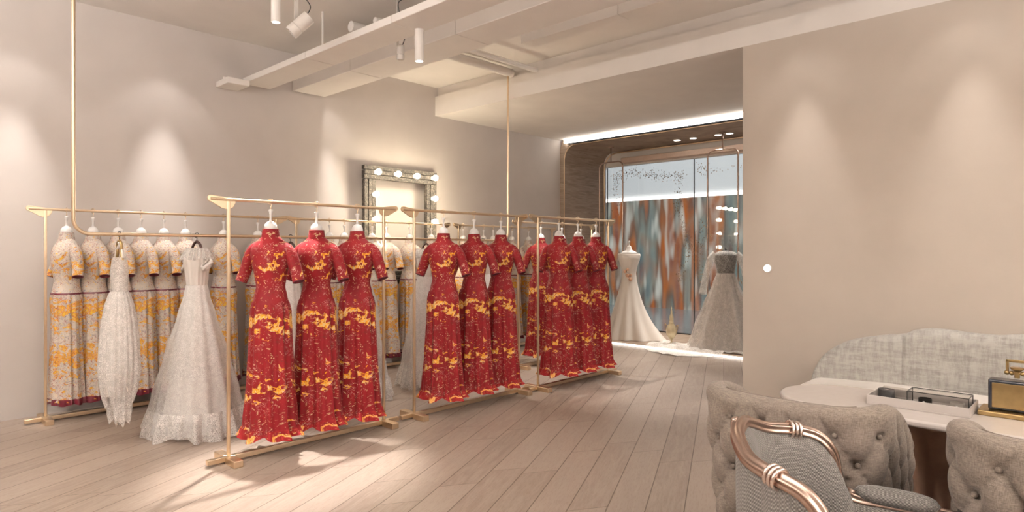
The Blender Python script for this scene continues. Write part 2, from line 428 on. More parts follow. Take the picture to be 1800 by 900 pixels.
for i, (a, b) in enumerate(((ym+.008, 6.515), (3.0, ym-.008), (1.0, 2.984), (-.98, .984))):
    w = empty('window_%d' % (i+1), (XG+.05, (a+b)/2, .05)); w['kind'] = 'structure'
    MB().box(-.005, .005, -(b-a)/2, (b-a)/2, .015, 2.80).build('pane', M_glass, w)
    MB().box(-.02, .02, -(b-a)/2, (b-a)/2, 0, .015).box(-.012, .012, (b-a)/2-.001, (b-a)/2+.007, .015, 2.80).build('window_frame', M_dark, w)
# the mall beyond
struct(MB().box(XG+.1, 14.0, -4.0, 16.0, -.1, 0.0), 'floor', M_mall)
struct(MB().box(13.75, 13.95, -4.0, 16.0, 2.70, 4.6), 'wall_mall', M_mallwall)
struct(MB().box(XG+.1, 14, -4, 16, 4.6, 4.7), 'ceiling', M_mallwall)
tag(MB().box(13.70, 13.749, -4.0, 16.0, 2.64, 2.72).build('led_strip', M_ledw), 'white light line under the grey bulkhead outside the glass', 'light strip')
tag(MB().box(13.71, 13.76, -4.0, 16.0, 0.0, 2.64).build('shop_backdrop', M_backdrop), 'glowing orange, red and teal panel standing in for the blurred lit shopfront beyond the glass', 'backdrop')  # flat self-lit panel in place of the shopfront opposite
struct(MB().box(XG+.1, 14, -4.2, -4.0, 0, 4.6), 'wall_mall_near', M_mallwall)
struct(MB().box(XG+.1, 14, 16.0, 16.2, 0, 4.6), 'wall_mall_far', M_mallwall)

# ------------------------------------------------------------------ ceiling services
def duct(name, x0, x1, y0, y1, z0, z1, label, seams=()):
    t = empty(name, ((x0+x1)/2, (y0+y1)/2, z0))
    hx, hy = (x1-x0)/2, (y1-y0)/2
    ys = [y0]+list(seams)+[y1]
    for a, c in zip(ys, ys[1:]): MB().box(-hx, hx, a-(y0+y1)/2+.004, c-(y0+y1)/2-.004, 0, z1-z0).build('casing', M_ceil, t, bevel=.006)
    for y in ys[1:-1]:
        MB().box(-hx+.004, hx-.004, y-(y0+y1)/2-.006, y-(y0+y1)/2+.006, .004, z1-z0).build('seam', M_whitem, t)
    for k in range(3):
        yy = y0+(y1-y0)*(k+.5)/3-(y0+y1)/2; MB().box(-.006, .006, yy, yy+.012, z1-z0, ZC-z0).build('ceiling_bracket', M_ceil, t)
    tag(t, label, 'ceiling duct'); return t
duct('ceiling_duct', 2.89, 3.19, -1.5, 6.60, 3.13, 3.19, 'painted rectangular duct under the ceiling, left of the two side by side', (1.2, 2.6, 4.0, 5.3))
duct('ceiling_duct', 3.45, 3.84, -1.5, 6.60, 3.16, 3.31, 'painted rectangular duct under the ceiling, right of the two side by side', (1.1, 2.4, 3.9, 5.45))
duct('ceiling_duct', 4.45, 4.62, -2.0, 4.1, 3.36, 3.50, 'slim painted duct under the ceiling nearest the lowered soffit', (1.5, 3.0))
b = empty('ceiling_box', (2.74, 6.45, 3.05)); MB().box(-.11, .11, -.12, .168, 0, .06).build('casing', M_ceil, b, bevel=.008)
MB().box(-.04, .04, .14, .168, .06, .12).build('wall_bracket', M_ceil, b)
tag(b, 'small painted box high on the back wall left of the ducts', 'ceiling box')
tag(MB().tube([(3.3, 5.2, 3.50), (5.49, 5.2, 3.50)], .05, 16).build('ceiling_pipe', M_ceil, smooth=True, sharp=.6), 'thick painted pipe under the ceiling that carries the gold hanging rail', 'pipe')
tag(MB().tube([(3.3, 4.81, 3.46), (5.49, 4.81, 3.46)], .028, 14).build('ceiling_pipe', M_ceil, smooth=True, sharp=.6), 'thinner painted pipe under the ceiling beside the thick one', 'pipe')
# cylinder downlights
def cyl_light(x, y, z0, z1, label):
    t = empty('ceiling_downlight', (x, y, z0))
    MB().lathe([(.036, z1-z0), (.036, .0), (.030, .0), (.030, .012)], 28, cap=False).build('housing', M_ceil, t, smooth=True, sharp=.5)
    MB().lathe([(.0295, .012), (.0001, .0119)], 24, cap=False).build('lens', M_lens, t)
    tag(t, label, 'ceiling light', 'cylinder downlights'); return t
cyl_light(2.31, 4.68, 3.15, ZC, 'cylinder downlight hanging from the ceiling above the front left red gowns')
cyl_light(3.13, 3.96, 2.88, 3.13, 'cylinder downlight hanging from the duct near the middle of the room')
def spot_head(loc, dirv, s, label):
    t = empty('ceiling_spotlight', loc)
    d = Vector(dirv).normalized(); L = .15*s; R = .042*s
    q = d.to_track_quat('Z', 'Y')
    def rot(mb):
        mb.v = [tuple(q @ Vector(p)) for p in mb.v]; return mb
    b = MB().lathe([(R*.5, -L*.55), (R, -L*.5), (R, L*.1), (R*.93, L*.12), (R*.93, L*.15), (R, L*.17), (R, L*.5), (R*.8, L*.5), (R*.8, L*.35)], 26, cap=False)
    rot(b).build('lamp_head', M_whitem, t, smooth=True, sharp=.5)
    rot(MB().lathe([(.0001, -L*.55), (R*.5, -L*.55)], 20, cap=False)).build('end_cap', M_whitem, t)
    rot(MB().lathe([(R*.8, L*.36), (.0001, L*.36)], 20, cap=False)).build('lens', M_dark, t)
    up = ZC-loc[2]
    MB().box(-.012*s, .012*s, R+.002, R+.010, -.03, up-.02).box(-.03, .03, -.02, R+.02, up-.025, up).build('bracket', M_whitem, t)
    cab = smooth_path([(.02, 0, up-.02), (-.02, .01, up-.07), (.03, .01, up*.55), (.07, 0, up*.35), (0, 0, .02)], 6)
    MB().tube([(p[0]*s, p[1], p[2]) for p in cab], .004, 6).build('cable', M_dark, t, smooth=True)
    tag(t, label, 'spotlight', 'tilting ceiling spotlights')
spot_head((2.45, 4.57, 3.14), (-.62, .45, -.75), 1.25, 'tilted white track spotlight with a curly black cable near the top edge')
spot_head((3.32, 4.46, 3.10), (.1, .1, -1), .8, 'small white spotlight pointing down between the two ducts')

# ------------------------------------------------------------------ racks
ZR = 1.735
def plate(side, L, ov):
    """cloud-shaped end plate, side -1 left end, +1 right end"""
    tipx = side*(L/2+ov); px = side*L/2
    pts = []
    for k in range(9):
        a = PI*.5-PI*k/8*1.0
        pts.append((tipx+side*.020*math.cos(a), ZR+.004+.022*math.sin(a)))
    pts += [(tipx-side*.03, ZR-.034), (tipx-side*.07, ZR-.058), (px+side*.0, ZR-.066), (px-side*.03, ZR-.05), (px-side*.045, ZR-.02), (px-side*.045, ZR+.006)]
    return MB().prism(pts, -.006, .006, 'y')
def rack(x0, x1, y, label, group, ov=.115, post=.010):
    L = x1-x0; t = empty('garment_rack', ((x0+x1)/2, y, 0))
    MB().tube([(-L/2-ov, 0, ZR), (L/2+ov, 0, ZR)], .011, 14).build('rail', M_gold, t, smooth=True, sharp=.6)
    MB().box(-L/2-.14, L/2+.14, -.017, .017, .012, .045).build('base_bar', M_gold, t, bevel=.003)
    for s in (-1, 1):
        MB().box(s*L/2-post, s*L/2+post, -post, post, .045, ZR-.008).build('post', M_gold, t, bevel=.004)
        plate(s, L, ov).build('end_plate', M_gold, t, bevel=.002)
        MB().box(s*L/2-.03, s*L/2+.03, -.16, -.0175, .0, .045).box(s*L/2-.03, s*L/2+.03, .0175, .16, .0, .045).build('foot', M_gold, t, bevel=.004)
    tag(t, label, 'clothes rack', group); return t
G1 = 'gold garment racks'
rack(1.77, 3.00, 4.25, 'gold garment rack with three red gowns, nearest in the front row', G1)
rack(3.305, 4.585, 4.25, 'gold garment rack with three red gowns, middle of the front row', G1)
rack(4.81, 6.03, 4.19, 'gold garment rack with three red gowns, farthest in the front row near the shop window', G1)
rack(1.16, 3.13, 6.33, 'long gold garment rack of cream gowns along the back wall, leftmost in the photo', G1, ov=.11)
rack(3.35, 5.42, 6.33, 'long gold garment rack of cream gowns standing below the bulb-lit frame', G1, ov=.08)
rack(5.66, 7.60, 6.33, 'long gold garment rack of cream gowns at the far end of the back wall', G1, ov=.08)
rack(5.54, 6.98, 5.12, 'gold garment rack of red gowns between the far front rack and the back wall', G1, ov=.10)

# ------------------------------------------------------------------ U shaped hanging rail
ZU = 1.515; YU = 5.2; ux0 = on_y(129, YU); ux1 = on_y(893, YU)
def upath(x0, x1, zt0, zt1, R=.1):
    p = [(x0, YU, zt0), (x0, YU, ZU+R)]
    for k in range(1, 9):
        a = PI/2*k/8; p.append((x0+R-R*math.cos(a), YU, ZU+R-R*math.sin(a)))
    for k in range(9):
        a = PI/2*k/8; p.append((x1-R+R*math.sin(a), YU, ZU+R-R*math.cos(a)))
    p.append((x1, YU, zt1)); return p
hr = empty('hanging_rail', ((ux0+ux1)/2, YU, ZU)); cx = (ux0+ux1)/2
MB().tube([(p[0]-cx, 0, p[2]-ZU) for p in upath(ux0, ux1, ZC-.005, 3.45)], .0125, 12).build('rail', M_gold, hr, smooth=True, sharp=.9)
MB().lathe([(.03, ZC-ZU-.012), (.03, ZC-ZU)], 20, cx=ux0-cx).build('ceiling_mount', M_gold, hr)
tag(hr, 'long U-shaped brass rail hanging from the ceiling behind the front racks', 'hanging rail')

# ------------------------------------------------------------------ gowns on racks
def ring_surface(tab, z0, z1, nz, na, fold=0, nf=14, seed=0, hemwave=0, foldtop=0, open_bottom=True):
    rnd = random.Random(seed); ph = [rnd.uniform(0, 2*PI) for _ in range(8)]
    def fn(i, j):
        t = i/(nz-1); z = z0+(z1-z0)*t; a, b = interp(tab, z)[:2]; th = 2*PI*j/na
        am = (fold*(1-t)**.6+foldtop)
        w = math.sin(nf*th+ph[0]+1.1*math.sin(2*th+ph[1]))+.5*math.sin((nf*1.7//1)*th+ph[2])
        k = 1+am*w*.5
        zz = z+(hemwave*(math.sin(9*th+ph[3])*.3+math.sin(5*th+ph[4])*.7)*(1-t)**2)
        return (b*k*math.cos(th), a*k*math.sin(th), zz)
    return MB().grid(nz, na, fn, cv=True)
TORSO = [(1.03, .124, .106), (1.08, .112, .097), (1.15, .097, .086), (1.22, .108, .094), (1.30, .126, .106), (1.37, .138, .104), (1.415, .136, .092), (1.45, .112, .076), (1.475, .078, .062), (1.495, .060, .055)]
def sleeve(sgn, wine):
    p = smooth_path([(0, sgn*.080, 1.440), (.002, sgn*.118, 1.405), (.004, sgn*.150, 1.345), (.0, sgn*.178, 1.265), (-.015, sgn*.205, 1.185)], 5)
    n = len(p); r = [.028+.021*math.sin(min(1, k/(n*.45))*PI/2)-.010*k/n for k in range(n)]
    return MB().tube(p, r, 18, cap=False), p[-1], p[-2], r[-1]
def make_gown(kind):
    red = kind == 'red'; m = M_red if red else M_cream
    name = 'red_gown' if red else 'cream_gown'
    t = empty(name)
    MB.build(ring_surface(TORSO, 1.034, 1.495, 26, 40), 'bodice', m, t, smooth=True)
    MB().lathe([(.060, 1.490), (.056, 1.515), (.052, 1.545), (.0525, 1.548), (.050, 1.545), (.052, 1.50)], 28, cap=False, sx=1.0, sy=1.04).build('collar', m, t, smooth=True)
    b1, hemb = (.146, .190) if red else (.112, .178)
    hemb *= .96; SK = [(.13, hemb*1.06, b1*1.10), (.20, hemb*.97, b1), (.5, hemb*.84, b1*.92), (.85, hemb*.76, b1*.86), (.98, .137, .118 if red else .108), (1.03, .127, .109 if red else .106), (1.04, .124, .107)]
    ring_surface(SK, .16, 1.040, 40, 160, .12 if red else .08, 11, 3 if red else 5, 0, .045).build('skirt', m, t, smooth=True)
    ring_surface([(.12, hemb*(1.15 if red else 1.06), b1*(1.14 if red else 1.04)), (.16, hemb*1.035, b1*1.05), (.19, hemb*1.0, b1*1.015)], .122 if red else .138, .185, 8, 240, .07 if red else .03, 11, 3 if red else 5, .020 if red else .010, .16 if red else .12).build('hem_ruffle', M_redhem if red else M_wine, t, smooth=True)
    for s in (-1, 1):
        mb, e, e2, r = sleeve(s, not red); sl = mb.build('sleeve', m, t, smooth=True)
        d = (e-e2).normalized(); q = d.to_track_quat('Z', 'Y'); c = MB().lathe([(r*1.0, -.003), (r*1.03, .003), (r*.9, .003), (r*.88, -.02), (.001, -.03)], 18, cap=False)
        c.v = [tuple(q @ Vector(p)+e) for p in c.v]; c.build('cuff', M_wine, sl, smooth=True)
    if not red:
        ring_surface([(1.02, .130, .112), (1.06, .124, .106)], 1.036, 1.050, 4, 40).build('belt', M_wine, t, smooth=True)
    else:
        ring_surface([(1.02, .130, .112), (1.06, .122, .104)], 1.032, 1.044, 4, 40, 0, 20, 1).build('waist_seam', m, t, smooth=True)
    return t
def make_bust():
    t = empty('bust_hanger')
    MB().lathe([(.036, 1.50), (.040, 1.54), (.043, 1.556), (.040, 1.575), (.028, 1.592), (.012, 1.602), (.0001, 1.603)], 26, cap=False).build('neck', M_white, t, smooth=True)
    MB().lathe([(.010, 1.600), (.0075, 1.625), (.0085, 1.65), (.015, 1.672), (.016, 1.680), (.006, 1.684), (.0001, 1.684)], 18, cap=False).build('stem', M_white, t, smooth=True)
    p = [(0, 0, 1.683), (0, 0, 1.695)]
    for k in range(15):
        a = -PI*.62+PI*1.5*k/14
        p.append((0, .021*math.cos(a)*1.0, ZR+.0+.0185*math.sin(a)+.002))
    MB().tube(p, .0028, 8).build('hook', M_gold, t, smooth=True)
    return t
G_red = make_gown('red'); G_cream = make_gown('cream'); G_bust = make_bust()
used = {'red': False, 'cream': False, 'bust': False}
def place(kind, x, y, rz, label, group, cat='gown'):
    src = {'red': G_red, 'cream': G_cream, 'bust': G_bust}[kind]
    o = copy_tree(src) if used[kind] else src; used[kind] = True
    o.location = (x, y, 0); o.rotation_euler = (0, 0, rz); tag(o, label, cat, group); return o
ordn = ['first', 'second', 'third', 'fourth', 'fifth', 'sixth', 'seventh', 'eighth', 'ninth', 'tenth']
def row(kind, xs, y, where, desc):
    n = len(xs)
    for i, x in enumerate(xs):
        w = ordn[i]+' from left'
        rz = (.70 if kind == 'red' else .28)+random.uniform(-.05, .05)
        place(kind, x, y, rz, '%s, %s on %s' % (desc, w, where), '%s gowns hanging on the racks' % kind)
        place('bust', x, y, rz+random.uniform(-.2, .2), 'white neck hanger of the %s %s gown on %s' % (ordn[i], kind, where.replace('rack behind the farthest front rack', 'rear red rack')), 'white neck hangers', 'hanger')
RD = 'red gold-patterned gown'; CD = 'cream floral gown'
row('red', [2.06, 2.41, 2.755], 4.25, 'the nearest front rack', RD)
row('red', [3.625, 3.99, 4.34], 4.25, 'the middle front rack', RD)
row('red', [5.14, 5.46, 5.79], 4.19, 'the farthest front rack', RD)
row('red', [5.93, 6.34, 6.74], 5.12, 'the rack behind the farthest front rack', RD)
row('cream', [on_y(p, 6.33) for p in (117, 163.5, 207.6, 248, 288, 326, 393, 453)], 6.33, 'the left back-wall rack', CD)
row('cream', [on_y(p, 6.33) for p in (552, 579, 605, 630, 654, 680, 720, 758)], 6.33, 'the middle back-wall rack', CD)
row('cream', [on_y(p, 6.33) for p in (814, 850, 867, 900, 929)], 6.33, 'the far back-wall rack', CD)

# ------------------------------------------------------------------ white gowns on the hanging rail
def coat_hanger(x, y, mat, rz, label, w=.20, drop=.055):
    """hanger with curved arms and metal hook"""
    t = empty('coat_hanger', (x, y, 0), rz); zt = ZU-.045
    for s in (-1, 1):
        MB().tube(smooth_path([(0, 0, zt), (0, s*.03, zt-.02), (0, s*w*.6, zt-drop*1.2), (0, s*w, zt-drop*1.9)], 5), [.010]*16, 10).build('arm', mat, t, smooth=True)
    MB().tube([(0, -w*.9, zt-drop*1.72), (0, w*.9, zt-drop*1.72)], .004, 8).build('cross_bar', M_gold, t, smooth=True)
    p = [(0, 0, zt), (0, 0, zt+.02)]+[(.022*math.cos(-PI*.6+PI*1.45*k/12), 0, ZU+.002+.020*math.sin(-PI*.6+PI*1.45*k/12)) for k in range(13)]
    p = [(q[1], q[0], q[2]) for q in p]
    MB().tube(p, .003, 8).build('hook', M_dark, t, smooth=True)
    tag(t, label, 'hanger', 'coat hangers on the ceiling rail')
def white_gown_a(x, y, rz, label):
    t = empty('white_gown', (x, y, 0), rz)
    T = [(1.10, .064, .052), (1.15, .064, .052), (1.25, .070, .055), (1.33, .062, .045), (1.36, .05, .035)]
    ring_surface(T, 1.10, 1.35, 14, 36).build('bodice', M_tulle2, t, smooth=True)
    for s in (-1, 1):
        MB().tube(smooth_path([(0, s*.06, 1.345), (0, s*.045, 1.39), (0, s*.012, 1.43), (0, -s*.012, 1.455)], 4), .009, 8).build('strap', M_satin, t, smooth=True)
    S = [(.30, .085, .08), (.42, .13, .11), (.55, .152, .125), (.70, .150, .12), (.85, .135, .11), (1.0, .112, .09), (1.07, .085, .07), (1.11, .066, .054)]
    ring_surface(S, .32, 1.105, 34, 150, .10, 19, 11, .06, .035).build('skirt', M_tulle2, t, smooth=True)
    S2 = [(a, b*.86, c*.82) for a, b, c in S]
    ring_surface(S2, .36, 1.10, 20, 80, .12, 11, 12, 0, .04).build('underskirt', M_satin, t, smooth=True)
    for s in (-1, 1):
        ring_surface([(.15, .040, .040), (.22, .056, .055), (.4, .062, .06), (.5, .05, .04)], .17, .50, 14, 60, .14, 9, 20+s, .03, .03).build('tulle_tail', M_tulle2, t, smooth=True).location = (0, s*.050, 0)
    tag(t, label, 'gown', 'white gowns on the ceiling rail')
def white_gown_b(x, y, rz, label, puff=True, sc=1.0, seed=4, wide=1.0):
    t = empty('white_gown', (x, y, 0), rz)
    T = [(1.12, .085, .065), (1.2, .095, .075), (1.32, .125, .09), (1.38, .115, .07), (1.41, .09, .045)]
    ring_surface(T, 1.12, 1.405, 16, 60, .05, 15, 3, 0, .05).build('bodice', M_satin, t, smooth=True)
    ring_surface([(1.33, .14, .10), (1.37, .13, .085), (1.42, .11, .06)], 1.33, 1.42, 8, 120, .3, 17, 5, .01, .1).build('neck_frill', M_tulle2, t, smooth=True)
    if puff:
        for s in (-1, 1):
            c = MB()
            for q in range(3):
                a0 = q*.5
                pts = [(0+.03*math.cos(2*PI*k/20), s*(.15+.012*q)+.036*math.sin(2*PI*k/20), 1.30-.012*q+.03*math.cos(2*PI*k/20+a0)) for k in range(20)]
                c.tube(pts, .009, 8, closed=True)
            c.build('shoulder_loop', M_satin, t, smooth=True)
    u = 1.0*wide
    S = [(.06, .25*u, .22*u), (.5, .19*u, .16*u), (.9, .125, .10), (1.06, .098, .076), (1.13, .086, .066)]
    ring_surface(S, .12, 1.125, 34, 120, .10, 7, seed, 0, .02).build('underskirt', M_satin, t, smooth=True)
    S2 = [(.0, .40*u, .34*u), (.08, .385*u, .33*u), (.3, .33*u, .28*u), (.6, .25*u, .205*u), (.9, .155, .125), (1.06, .106, .084), (1.14, .09, .07)]
    ring_surface(S2, .05, 1.13, 44, 150, .10, 9, seed+3, .0, .03).build('overskirt', M_tulle, t, smooth=True)
    S3 = [(.0, .43*u, .36*u), (.08, .405*u, .345*u), (.22, .37*u, .315*u)]
    ring_surface(S3, .014, .20, 10, 200, .10, 15, seed+9, .03, .05).build('lace_hem', M_tulle2, t, smooth=True)
    tag(t, label, 'gown', 'white gowns on the ceiling rail')
xa = on_y(210, YU); xb = on_y(346, YU)
white_gown_a(xa, YU, .15, 'slim white halter gown with puffed tulle skirt, leftmost on the ceiling rail')
coat_hanger(xa, YU, M_golddk, .1, 'small bronze hanger holding the slim white halter gown', w=.055, drop=.075)
white_gown_b(xb, YU, .1, 'wide white tulle ball gown with looped straps, left of the nearest red gowns')
coat_hanger(xb, YU, M_darkwood, .35, 'dark wooden hanger holding the wide white ball gown', w=.085, drop=.045)
for i, (xx, lb) in enumerate(((2.70, 'white tulle gown hanging behind the first and second red gowns of the nearest rack'), (3.42, 'white tulle gown hanging behind the right end of the nearest front rack'), (4.20, 'white tulle gown hanging behind the middle front rack'), (5.02, 'white tulle gown at the far end of the ceiling rail, hem on the floor'))):
    white_gown_b(xx, YU, .3*i, lb, False, seed=20+i*5, wide=.72)
    coat_hanger(xx, YU, M_darkwood, .3, 'dark wooden hanger for the '+lb.replace('white tulle gown ', 'gown ').replace('first and second red gowns of the nearest rack', 'nearest red gowns').replace('the right end of the nearest front rack', 'the right end of the nearest rack').replace('at the far end of the ceiling rail, hem on the floor', 'at the far end of the ceiling rail'), w=.085, drop=.045)

# ------------------------------------------------------------------ bulb-lit frame on the back wall
vf = empty('lighted_frame', (4.84, 6.49, 0)); hw, bw, zt, zb = .555, .165, 2.42, .98
def planks(mb, x0, x1, z0, z1, along):
    for k in range(3):
        if along == 'x':
            a = z0+(z1-z0)*k/3; mb.box(x0, x1, -.03-.008*(k == 1), .03, a+.003, a+(z1-z0)/3-.003)
        else:
            a = x0+(x1-x0)*k/3; mb.box(a+.003, a+(x1-x0)/3-.003, -.03-.008*(k == 1), .03, z0, z1)
    return mb
planks(MB(), -hw, hw, zt-bw, zt, 'x').build('top_plank', M_barn, vf, bevel=.003)
planks(MB(), -hw, hw, zb, zb+bw, 'x').build('bottom_plank', M_barn, vf, bevel=.003)
for s in (-1, 1):
    planks(MB(), min(s*hw, s*(hw-bw)), max(s*hw, s*(hw-bw)), zb+bw+.002, zt-bw-.002, 'z').build('side_plank', M_barn, vf, bevel=.003)
for s in (-1, 1):
    MB().box(s*.46-.02, s*.46+.02, .031, .129, 2.3, 2.34).build('wall_mount', M_dark, vf)
bulbs = [(-hw+bw/2+.07+k*(2*hw-bw-.07)/3, zt-bw/2) for k in range(4)]
bulbs += [(-hw+bw/2+.04, z) for z in (2.07, 1.77, 1.47, 1.17)]+[(hw-bw/2, z) for z in (2.07, 1.77, 1.47, 1.17)]
for bx, bz in bulbs:
    s_ = MB().lathe([(.028, 0), (.028, .012), (.019, .016), (.019, .035)], 18); s_.v = [(p[0]+bx, -.031-p[2]-.007, p[1]+bz) for p in s_.v]
    so = s_.build('bulb_socket', M_whitem, vf, smooth=True, sharp=.5)
    g = MB().sphere((bx, 0, bz), .036, 16, 10); g.v = [(p[0], p[1]-.031-.07, p[2]) for p in g.v]
    g.build('bulb', M_bulb, so, smooth=True)
tag(vf, 'weathered wooden frame ringed with glowing round bulbs on the back wall', 'lighted frame')

# ------------------------------------------------------------------ wall lamp dot on right wall
wl = empty('wall_lamp', (XR, 2.17, 1.245))
def xdisc(mb): mb.v = [(-p[2], p[0], p[1]) for p in mb.v]; return mb
xdisc(MB().lathe([(.034, 0), (.034, .008), (.030, .012), (.0295, .012)], 28, cap=False)).build('rim', M_white, wl, smooth=True, sharp=.5)
xdisc(MB().lathe([(.030, .010), (.022, .017), (.0001, .020)], 24, cap=False)).build('diffuser', emis('wall_lamp_glow', (1, .95, .88, 1), 5), wl, smooth=True)
tag(wl, 'small round glowing wall lamp beside the wall corner', 'wall lamp')

# ------------------------------------------------------------------ shop window display
def hoop(y0, y1, x, label):
    cy = (y0+y1)/2; t = empty('display_hoop', (x, cy, .13)); hw = abs(y1-y0)/2; R = .09; z0, z1 = 0, 2.72
    p = []
    for (cyy, cz, a0) in ((hw-R, z1-R, 0), (-hw+R, z1-R, PI/2), (-hw+R, z0+R, PI), (hw-R, z0+R, 3*PI/2)):
        for k in range(7):
            a = a0+PI/2*k/6; p.append((0, cyy+R*math.cos(a), cz+R*math.sin(a)))
    MB().tube(p, .012, 10, closed=True).build('ring', M_rose, t, smooth=True)
    MB().tube([(0, 0, z1), (0, 0, 3.098-.13)], .009, 8).build('suspension_rod', M_rose, t, smooth=True)
    MB().lathe([(.05, 2.953), (.05, 2.968)], 20).build('ceiling_mount', M_rose, t)
    tag(t, label, 'display hoop', 'tall hanging hoops in the shop window')
hoop(5.80, 6.26, 8.75, 'tall rounded metal hoop hanging behind the plain satin gown')
hoop(3.87, 4.33, 8.75, 'tall rounded metal hoop hanging behind the lace gown with train')
# left satin gown on stand
t = empty('satin_gown', (8.35, 5.42, .05), math.radians(33))
def gsurf(tab, z0, z1, nz, na, f, nf, seed, hw=0, ft=0): return ring_surface(tab, z0, z1, nz, na, f, nf, seed, hw, ft)
gsurf([(.90, .115, .085), (1.0, .105, .08), (1.1, .125, .095), (1.22, .165, .115), (1.29, .175, .10), (1.33, .10, .06)], .90, 1.30, 22, 48, 0, 6, 1).build('bodice', M_satin, t, smooth=True)
def sk(i, j):
    nz, na = 36, 150; tt = i/(nz-1); z = .90-.895*tt; th = 2*PI*j/na
    a = .115+.24*tt**1.1; b = .085+.22*tt**1.2
    tr = max(0, math.cos(th+1.9))**3*.20*tt**3
    w = 1+(.10*tt)*math.sin(9*th+1.2*math.sin(2*th))
    return ((b+tr)*w*math.cos(th), (a+tr)*w*math.sin(th), max(.004, z))
o = MB().grid(36, 150, sk, cv=True).build('skirt', M_satin, t, smooth=True)
bow = MB()
for k in range(7):
    a = k*.9; r = .02+.012*k/7
    bow.sphere((-.09-.01*math.cos(a), .02+.05*math.cos(a*1.7)*.8, 1.02+.05*math.sin(a*2.1)-.01*k), r, 10, 6)
bow.build('flower_trim', simple('peach_silk', (.70, .42, .28, 1), .6), t, smooth=True)
tag(t, 'plain ivory satin gown with peach flower at the waist, left in the shop window', 'gown')
t = empty('dress_form', (8.35, 5.42, .05), math.radians(33))
MB().lathe([(.02, 1.29), (.13, 1.301), (.13, 1.31), (.085, 1.335), (.045, 1.355), (.035, 1.40), (.022, 1.42), (.0001, 1.421)], 30, sx=.62, cap=False).build('shoulder_form', M_white, t, smooth=True)
MB().lathe([(.012, 1.42), (.009, 1.45), (.014, 1.475), (.012, 1.49), (.0001, 1.50)], 16, cap=False).build('finial', M_white, t, smooth=True)
MB().lathe([(.15, 0), (.15, .012), (.012, .03), (.012, 1.28)], 20).build('stand', M_white, t, smooth=True, sharp=.6)
tag(t, 'white dress form under the plain satin gown', 'dress form', 'dress forms in the shop window')
# right lace gown with long sleeves and train
rx, ry, rr_ = 8.42, 3.90, math.radians(25)
t = empty('lace_gown', (rx, ry, .05), rr_)
gsurf([(1.02, .115, .09), (1.1, .125, .095), (1.2, .150, .11), (1.28, .165, .105), (1.325, .12, .08), (1.345, .07, .06)], 1.02, 1.34, 20, 44, 0, 6, 1).build('lace_bodice', tulle('beaded_lace', (.60, .58, .54, 1), .18, 45, None, 2), t, smooth=True)
for s in (-1, 1):
    p = smooth_path([(0, s*.13, 1.30), (0, s*.20, 1.22), (.01, s*.25, 1.05), (.02, s*.29, .85), (.03, s*.31, .74)], 6)
    MB().tube(p, [.055-.02*k/len(p)+.02*(k/len(p))**4 for k in range(len(p))], 16, cap=False).build('sleeve', M_veil, t, smooth=True)
gsurf([(.0, .36, .32), (.3, .31, .27), (.6, .24, .20), (.9, .15, .12), (1.03, .116, .092)], .02, 1.03, 34, 140, .12, 11, 6, 0, .03).build('underskirt', M_satin, t, smooth=True)
gsurf([(.0, .47, .42), (.3, .385, .34), (.6, .28, .24), (.9, .165, .135), (1.03, .12, .096)], .01, 1.035, 34, 140, .15, 12, 9, 0, .03).build('overskirt', M_tulle3, t, smooth=True)
def train(i, j):
    nu, nv = 60, 26; u = i/(nu-1); v = j/(nv-1)
    Yw = 4.86-1.9*u; Xr = 8.35-(.78-.25*abs(u-.35))*v*(.55+.45*math.sin(PI*min(1, u*1.4+.12)))
    # rest on the platform, then drape over its edge to the floor
    rip = .022*abs(math.sin(23*u+4*v)+.6*math.sin(41*u-7*v))
    z = .056+rip if Xr > 7.93 else max(.006+rip*.6, .056-(7.93-Xr)*1.3)
    if Xr <= 7.93 and z > .056: z = .056
    return (Xr-rx, Yw-ry, z-.05)
def unrot(mb):
    c, s = math.cos(-rr_), math.sin(-rr_); mb.v = [(p[0]*c-p[1]*s, p[0]*s+p[1]*c, p[2]) for p in mb.v]; return mb
unrot(MB().grid(60, 26, train)).build('train', M_train, t, smooth=True)
tag(t, 'lace gown with sheer sleeves and a long train spilling over the platform edge', 'gown')
t = empty('dress_form', (rx, ry, .05), rr_)
MB().lathe([(.10, 1.02), (.115, 1.1), (.135, 1.2), (.145, 1.27), (.10, 1.31), (.05, 1.33), (.04, 1.345), (.0001, 1.35)], 30, sx=.68, cap=False).build('torso_form', simple('dark_velvet_form', (.06, .06, .065, 1), .7), t, smooth=True)
MB().lathe([(.012, 1.345), (.010, 1.37), (.0001, 1.385)], 14, cap=False).build('finial', M_dark, t, smooth=True)
MB().lathe([(.15, 0), (.15, .012), (.012, .03), (.012, 1.02)], 20).build('stand', M_dark, t, smooth=True, sharp=.6)
tag(t, 'dark dress form under the lace gown with train', 'dress form', 'dress forms in the shop window')
# ornamental vase
v_ = empty('ornamental_vase', (8.18, 4.60, .05))
M_vase = simple('pale_gold_glass', (.72, .62, .42, 1), .2, .35)
MB().lathe([(.065, 0), (.065, .012), (.03, .022), (.014, .04), (.012, .07), (.022, .08), (.04, .10), (.070, .15), (.078, .20), (.070, .25), (.045, .29), (.03, .31), (.028, .32)], 26).build('body', M_vase, v_, smooth=True)
MB().lathe([(.034, .321), (.034, .33), (.026, .35), (.03, .38), (.024, .42), (.012, .45), (.016, .47), (.009, .50), (.004, .54), (.0001, .56)], 22).build('lid', M_vase, v_, smooth=True)
for s in (-1, 1):
    MB().tube(smooth_path([(0, s*.062, .26), (0, s*.10, .29), (0, s*.095, .23), (0, s*.079, .19)], 6), .005, 8).build('handle', M_golddk, v_, smooth=True)
tag(v_, 'tall pale gold lidded vase on the platform between the two window gowns', 'vase')
